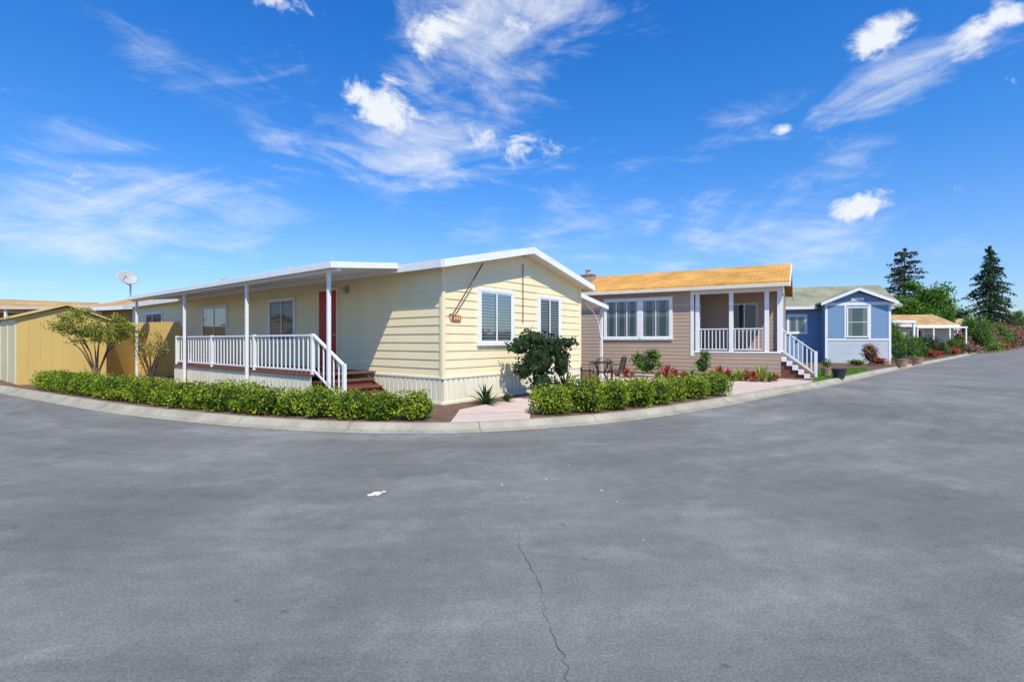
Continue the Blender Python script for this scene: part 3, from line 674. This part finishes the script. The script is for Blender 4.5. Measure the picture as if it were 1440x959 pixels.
x,y=pos(712,12.0); spiky('strap_leaf_plant',(x,y,LOT),30,.3,.04,M['bush'])
x,y=pos(795,13.6); spiky('strap_leaf_plant',(x,y,LOT),70,.75,.05,M['bush'])
def small_tree(name,x,y,zc,rx,rz,mat,n=9,dens=2600,base=LOT,leaf=.07):
    e=empty(name,(x,y,0)); sb=MB(); P=[]
    for i in range(n):
        a=6.283*i/n+random.uniform(-.3,.3); rr=rx*random.uniform(.35,.95); tip=(math.cos(a)*rr,math.sin(a)*rr,zc+rz*random.uniform(-.6,.9))
        mid=(tip[0]*.35,tip[1]*.35,base+(zc-base)*.6); sb.tube([(0,0,base),(tip[0]*.1,tip[1]*.1,base+(zc-base)*.3),mid,tip],[.03,.024,.016,.005],6)
        for k in range(5):
            c=np.array(tip)*rng.uniform(.6,1.1)+rng.normal(size=3)*np.array([.12,.12,.08])*rx; c[2]=tip[2]+rng.normal()*.25*rz
            a_,_=blob_pts(c,(rx*.26,rx*.26,rz*.3),int(dens/n/5),2,.1,1.15); P.append(a_)
    leaves('leaves',np.concatenate(P),leaf,leaf*.5,mat,e); sb.obj('branches',M['bark'],e); return e
x,y=pos(136,15.6); small_tree('olive_tree',x,y,1.95,1.05,.45,M['olive'],12,6500)
x,y=pos(212,14.4); small_tree('sparse_shrub',x,y,1.3,.5,.5,M['sparse'],12,1300,leaf=.06)
x,y=pos(130,15.1); spiky('ornamental_grass',(x,y,LOT),160,.85,.02,M['tan'],1)
x,y=pos(200,14.2); spiky('ornamental_grass',(x,y,LOT),120,.75,.02,M['tan'],1)
x,y=pos(228,13.8); spiky('ornamental_grass',(x,y,LOT),110,.6,.02,M['tan'],1)
x,y=pos(909,20.3); bush('round_shrub',[((x,y,.62),(.6,.5,.52)),((x+.25,y,.95),(.35,.35,.32)),((x-.3,y,.8),(.3,.3,.3))],.10,.055,M['green'],620)
x,y=pos(988,19.6); bush('round_shrub',[((x,y,.6),(.3,.3,.45)),((x+.1,y,.95),(.22,.25,.3))],.09,.05,M['green'],800)
for px,Yd,L_,m in [(938,19.8,.75,'redl'),(950,19.3,.55,'redl'),(880,20.2,.5,'redl'),(890,19.8,.4,'pink'),(925,19.2,.45,'sparse'),(868,20.5,.45,'pink'),(1012,18.8,.7,'redl'),(1024,18.6,.55,'redl'),(1040,18.3,.65,'agave'),(1049,18.5,.55,'redl'),(1071,17.9,.8,'agave'),(1060,18.0,.5,'redl'),(1000,19.0,.5,'agave'),(972,19.4,.5,'green'),(962,19.4,.4,'redl'),(1082,18.0,.45,'green'),(1090,18.3,.4,'redl'),(945,19.0,.35,'agave'),(1030,18.2,.4,'green')]:
    x,y=pos(px,Yd); spiky('bromeliad_plant',(x,y,LOT),46,L_,.05,M[m],1)
for px,Yd,h,w,m in [(1224,30,1.3,.5,'pink'),(1236,29.5,.5,.5,'redl'),(1205,29.5,.35,.5,'green'),(1275,38,2.0,.9,'green'),(1262,33,1.6,.55,'green'),(1290,40,1.8,.8,'green'),(1310,46,1.9,1.0,'bush'),(1322,48,1.3,.8,'green'),(1345,58,1.8,1.2,'green'),(1372,64,4.6,2.2,'green'),(1386,68,3.0,1.8,'pink'),(1398,76,4.2,2.6,'green'),(1408,84,4.4,3,'pink'),(1418,96,5.0,3,'redl'),(1426,108,5.6,4,'green'),(1436,122,6.4,5,'pink'),(1446,140,8.0,6,'green'),(1300,43,.8,1.2,'redl'),(1360,58,1.2,1.4,'pink'),(1392,66,1.4,1.6,'agave'),(1335,52,1.0,1.2,'redl'),(1402,72,1.6,1.6,'redl'),(1256,36,2.9,.8,'green'),(1352,62,2.6,1.0,'pink')]:
    x,y=pos(px,Yd); k=max(1,Yd/30)
    bush('flowering_shrub' if m in('pink','redl') else 'garden_shrub',[((x,y,LOT+h*.5),(w,w,h*.52)),((x+w*.5,y+.2,LOT+h*.4),(w*.6,w*.6,h*.4)),((x-w*.4,y,LOT+h*.65),(w*.5,w*.5,h*.42))],.09*k,.05*k,M[m],520/k/k*1.6)
def pot(name,x,y,r,h,m,pm=None):
    e=empty(name,(x,y,LOT)); b=MB(); b.lathe([(0,0),(r*.7,0),(r,h*.9),(r*1.08,h*.9),(r*1.08,h),(r*.9,h),(r*.85,h*.85),(0,h*.85)],(0,0,0)); b.obj('pot',M[m],e,smooth=False)
    if pm:
        P,_=blob_pts((0,0,h+r*.8),(r*1.1,r*1.1,r),260,2,.2,1.1); leaves('plant',P,.08,.04,M[pm],e)
x,y=pos(1180,19.4); pot('planter_pot',x,y,.25,.38,'pot')
x,y=pos(1162,20.5); pot('planter_pot',x,y,.2,.35,'terra','green')
x,y=pos(1268,28); pot('planter_pot',x,y,.3,.45,'terra','bush'); x,y=pos(1290,31); pot('planter_pot',x,y,.3,.45,'terra','green')
T=empty('patio_table',(*pos(846,17.2),LOT)); b=MB(); b.lathe([(0,.70),(.42,.70),(.42,.73),(0,.73)],(0,0,0)); 
for k in range(4):
    a=k*1.5708+.5; b.tube([(.32*math.cos(a),.32*math.sin(a),.7),(.12*math.cos(a),.12*math.sin(a),.35),(.34*math.cos(a),.34*math.sin(a),0)],.018,6)
b.obj('table_frame',M['black'],T)
def chair(px,Yd,rz):
    e=empty('patio_chair',(*pos(px,Yd),LOT),rz); b=MB()
    for sx in (-.22,.22):
        b.tube([(sx,-.22,0),(sx,-.2,.43)],.016,6); b.tube([(sx,.24,0),(sx,.2,.43),(sx,.3,.86)],.016,6); b.tube([(sx,-.2,.43),(sx,-.2,.63),(sx,.24,.65)],.014,6)
    b.tube([(-.22,.3,.86),(0,.32,.93),(.22,.3,.86)],.016,6)
    for k in range(-3,4): b.tube([(k*.06,.2,.45),(k*.06,.3,.88)],.010,5)
    for k in range(-4,5): b.tube([(k*.05,-.2,.43),(k*.05,.2,.43)],.012,5)
    b.tube([(-.22,-.2,.43),(.22,-.2,.43)],.016,6); b.tube([(-.22,.2,.43),(.22,.2,.43)],.016,6); b.obj('chair_frame',M['black'],e)
chair(824,17.4,1.7); chair(866,17.2,-1.4); chair(850,16.3,2.9)

# ------------------------------------------------------------------ large trees
def conifer(name,x,y,h,w,mat,lev=34,gap=.0,start=.1,droop=.25,pw=.8,n=60):
    e=empty(name,(x,y,0)); b=MB(); b.tube([(0,0,0),(0,0,h*.5),(0,0,h)],[h*.022,h*.013,.03],8); P=[]
    for i in range(lev):
        t=i/(lev-1); z=h*(start+(1-start)*t); rad=w/2*((1-t)**pw)*random.uniform(.6,1.15)+.15
        nb=int(7 if t<.8 else 5)
        for k in range(nb):
            if random.random()<gap: continue
            a=random.uniform(0,6.283); r=rad*random.uniform(.6,1.15); tip=np.array([math.cos(a)*r,math.sin(a)*r,z-droop*r+random.uniform(-.2,.3)])
            b.tube([(0,0,z),tuple(tip*[.5,.5,1]+[0,0,droop*r*.6]),tuple(tip)],[.05,.035,.015],4)
            m=int(n*(.3+r/(w/2))); u=rng.uniform(.15,1.03,(m,1)); base=np.array([0,0,z]); q=base+(tip-base)*u; q[:,2:3]+=droop*r*.5*u*(1-u)*2
            side=np.array([-math.sin(a),math.cos(a),0]); q+=side*rng.normal(size=(m,1))*r*.16*(1.15-u*.7); q[:,2]-=np.abs(rng.normal(size=m))*.22
            P.append(q)
    P=np.concatenate(P); leaves('needles',P,.62,.2,mat,e,np.tile([0,0,1.],(len(P),1)),.35); b.obj('trunk',M['bark'],e)
conifer('deodar_cedar_tree',90.5,95,19.3,11.5,M['conif'],38,.0,.12,.3,.7,50)
conifer('pine_tree',70.5,90,18.0,8.5,M['conif2'],22,.28,.3,.05,.32,48)
def broad(name,x,y,h,w,mat,dens=9000,leaf=.4):
    e=empty(name,(x,y,0)); b=MB(); P=[]; b.tube([(0,0,0),(0.1,0,h*.35),(0,0,h*.6)],[h*.03,h*.022,h*.01],8)
    for i in range(26):
        a=random.uniform(0,6.283); rr=w/2*random.uniform(.1,.85); z=h*random.uniform(.38,.93); k=1-((z/h-.6)/.5)**2*.7; rr*=k
        c=(math.cos(a)*rr,math.sin(a)*rr,z); b.tube([(0,0,h*.3),(c[0]*.4,c[1]*.4,h*.3+(z-h*.3)*.6),c],[h*.012,h*.008,.02],5)
        R=w*random.uniform(.09,.17); q,_=blob_pts(c,(R,R,R*.75),dens//26,2,.3,1.15); P.append(q)
    leaves('leaves',np.concatenate(P),leaf,leaf*.6,mat,e); b.obj('trunk',M['bark'],e)
broad('broadleaf_tree',62.5,77,11.0,9.5,M['green'],11000)
broad('broadleaf_tree',67,80,9.0,7,M['green'],6000)
broad('broadleaf_tree',104,104,8.0,6,M['green'],5000)
broad('broadleaf_tree',84,98,7.5,10,M['bush'],5000)
broad('broadleaf_tree',95,112,8.0,12,M['green'],5000)
P=[]
for i in range(240):
    az=math.radians(-75+150*i/239+random.uniform(-.4,.4)); R=random.uniform(230,300); h=random.uniform(4.5,8.5); w=random.uniform(5,11)
    q,_=blob_pts((math.sin(az)*R,math.cos(az)*R,h*.45),(w,w,h*.55),240,2,.5,1.1); P.append(q)
leaves('distant_trees',np.concatenate(P),1.9,1.3,M['bush'])

# ------------------------------------------------------------------ light, sky
EL=math.radians(52); hv=Vector((.36,-.93,0)).normalized(); sv=Vector((hv.x*math.cos(EL),hv.y*math.cos(EL),math.sin(EL)))
sl=bpy.data.lights.new('sun','SUN'); sl.energy=5.0; sl.angle=math.radians(.5); sl.color=(1,.935,.80)
so=bpy.data.objects.new('sun',sl); so.rotation_euler=sv.to_track_quat('Z','Y').to_euler(); scene.collection.objects.link(so)
w=bpy.data.worlds.new('World'); scene.world=w; w.use_nodes=True; nt=w.node_tree; nt.nodes.clear(); L=nt.links
out=N(nt,'ShaderNodeOutputWorld'); bg=N(nt,'ShaderNodeBackground'); L.new(bg.outputs[0],out.inputs[0]); bg.inputs[1].default_value=.12
sky=N(nt,'ShaderNodeTexSky'); sky.sky_type='NISHITA'; sky.sun_disc=False; sky.sun_elevation=EL; sky.sun_rotation=math.atan2(hv.x,hv.y)
sky.air_density=1.0; sky.dust_density=.3; sky.ozone_density=2.0
tc=N(nt,'ShaderNodeTexCoord'); sp_=N(nt,'ShaderNodeSeparateXYZ'); L.new(tc.outputs['Generated'],sp_.inputs[0])
az=N(nt,'ShaderNodeMath',operation='ARCTAN2'); L.new(sp_.outputs[0],az.inputs[0]); L.new(sp_.outputs[1],az.inputs[1])
el=N(nt,'ShaderNodeMath',operation='ARCSINE'); L.new(sp_.outputs[2],el.inputs[0])
cv=N(nt,'ShaderNodeCombineXYZ'); L.new(az.outputs[0],cv.inputs[0]); L.new(el.outputs[0],cv.inputs[1]); AE=cv.outputs[0]
rp=N(nt,'ShaderNodeValToRGB'); re=rp.color_ramp.elements; L.new(sp_.outputs[2],rp.inputs[0])
stops=[(0,(.38,.44,.53)),(.06,(.36,.46,.60)),(.16,(.32,.48,.70)),(.33,(.17,.47,.80)),(.55,(.09,.44,.86)),(1.0,(.16,.42,.66))]
re[0].position=0; re[0].color=(*stops[0][1],1); re[1].position=1; re[1].color=(*stops[-1][1],1)
for p_,c_ in stops[1:-1]: q_=re.new(p_); q_.color=(*c_,1)
m3=N(nt,'ShaderNodeVectorMath',operation='SCALE'); m3.inputs['Scale'].default_value=2.1; L.new(rp.outputs[0],m3.inputs[0])
hs=N(nt,'ShaderNodeVectorMath',operation='MULTIPLY'); L.new(sky.outputs[0],hs.inputs[0]); L.new(m3.outputs[0],hs.inputs[1])
def noise(scale,stretch,rot,det=8,rough=.6,dist=.6,seed=0):
    mp=N(nt,'ShaderNodeMapping'); m2=N(nt,'ShaderNodeMapping'); m2.inputs['Rotation'].default_value=(0,0,rot); L.new(AE,m2.inputs[0])
    mp.inputs['Scale'].default_value=(stretch[0],stretch[1],1); mp.inputs['Location'].default_value=(seed,seed*.7,0); L.new(m2.outputs[0],mp.inputs[0])
    n=N(nt,'ShaderNodeTexNoise'); n.inputs['Scale'].default_value=scale; n.inputs['Detail'].default_value=det; n.inputs['Roughness'].default_value=rough; n.inputs['Distortion'].default_value=dist
    n.noise_dimensions='2D'; L.new(mp.outputs[0],n.inputs['Vector']); return n.outputs['Fac']
def ma(op,a,b,c=None):
    n=N(nt,'ShaderNodeMath',operation=op)
    for i,x in enumerate((a,b,c)):
        if x is None: continue
        if isinstance(x,(int,float)): n.inputs[i].default_value=x
        else: L.new(x,n.inputs[i])
    return n.outputs[0]
def blob(cx,cy,rx,ry,rot,wt):
    A_=math.atan((cx-720)/F); E_=math.atan((480-cy)/F*math.cos(A_)); k=math.cos(A_)
    mp=N(nt,'ShaderNodeMapping'); mp.vector_type='TEXTURE'; mp.inputs['Location'].default_value=(A_,E_,0); mp.inputs['Rotation'].default_value=(0,0,math.radians(rot))
    mp.inputs['Scale'].default_value=(rx/F*k*k,ry/F*k,1); L.new(AE,mp.inputs[0])
    ln=N(nt,'ShaderNodeVectorMath',operation='LENGTH'); L.new(mp.outputs[0],ln.inputs[0])
    mr=N(nt,'ShaderNodeMapRange'); mr.interpolation_type='SMOOTHSTEP'; mr.inputs[1].default_value=1; mr.inputs[2].default_value=0; mr.inputs[3].default_value=0; mr.inputs[4].default_value=wt
    L.new(ln.outputs['Value'],mr.inputs[0]); return mr.outputs[0]
def summ(lst):
    s=lst[0]
    for q in lst[1:]: s=ma('ADD',s,q)
    return s
cir=summ([blob(110,260,400,140,-6,.95),blob(20,335,400,100,0,.65),blob(350,290,200,60,-8,.4),blob(640,110,300,170,35,.75),blob(600,225,280,80,-4,.6),blob(710,20,240,90,0,.45),
 blob(1060,165,400,75,8,.62),blob(900,335,460,80,-3,.8),blob(1150,370,330,50,0,.5),blob(210,75,330,55,-22,.5),blob(1250,120,280,70,10,.35),blob(1330,60,240,80,10,.35),blob(380,360,420,60,0,.45),blob(1000,255,380,70,5,.36)])
cir=ma('MINIMUM',cir,1.05)
n1=noise(3.4,(1,3.0),-.22,9,.62,.9,3.1); n2=noise(7,(1,3.6),.12,9,.66,.5,8.0); n4=noise(2.2,(1,1.6),.3,5,.55,.4,1.7)
nn=ma('ADD',ma('ADD',ma('MULTIPLY',n1,.38),ma('MULTIPLY',n2,.27)),ma('MULTIPLY',n4,.35))
nn=ma('MULTIPLY_ADD',nn,2.3,-.65)
val=ma('ADD',nn,ma('MULTIPLY_ADD',cir,.50,-.50))
def sstep(v,a,b,hi=1.0):
    m=N(nt,'ShaderNodeMapRange'); m.interpolation_type='SMOOTHSTEP'; m.inputs[1].default_value=a; m.inputs[2].default_value=b; m.inputs[4].default_value=hi; L.new(v,m.inputs[0]); return m.outputs[0]
c1=sstep(val,.14,.86,.80)
cum_=summ([blob(1205,292,82,44,3,1.5),blob(1240,52,95,48,15,1.3),blob(1385,42,115,44,12,1.3),blob(535,150,90,62,0,1.25),blob(600,50,110,52,10,1.0),blob(400,8,70,26,0,1.1),blob(1100,183,36,15,0,1.0),blob(620,205,180,50,0,.75),blob(1430,125,45,34,30,.9),blob(740,200,110,42,0,.8),blob(380,272,90,30,0,.7),blob(700,20,150,42,0,.7),blob(110,240,150,60,-8,.65)])
n3=noise(12,(1,1.5),.1,9,.64,.3,5.5)
n3=ma('MULTIPLY_ADD',n3,1.7,-.35)
c2=sstep(ma('ADD',n3,ma('MULTIPLY_ADD',cum_,.6,-.6)),.26,.72,.95)
cl=ma('SUBTRACT',1,ma('MULTIPLY',ma('SUBTRACT',1,c1),ma('SUBTRACT',1,c2)))
up=N(nt,'ShaderNodeMapRange'); up.inputs[1].default_value=-.01; up.inputs[2].default_value=.03; L.new(sp_.outputs[2],up.inputs[0])
cl=ma('MULTIPLY',cl,up.outputs[0])
mix=N(nt,'ShaderNodeMixRGB'); L.new(cl,mix.inputs[0]); L.new(hs.outputs[0],mix.inputs[1]); mix.inputs[2].default_value=(7.6,7.9,8.3,1)
L.new(mix.outputs[0],bg.inputs[0])
w.cycles.sampling_method='MANUAL'; w.cycles.sample_map_resolution=512
# ------------------------------------------------------------------ camera
cam=bpy.data.cameras.new('camera'); cam.lens=F/1440*36; cam.sensor_width=36; cam.clip_end=6000; cam.clip_start=.05
co=bpy.data.objects.new('camera',cam); co.location=(0,0,EYE); co.rotation_euler=(math.radians(90),0,0); scene.collection.objects.link(co); scene.camera=co
scene.view_settings.view_transform='Standard'; scene.view_settings.look='None'; scene.view_settings.exposure=0
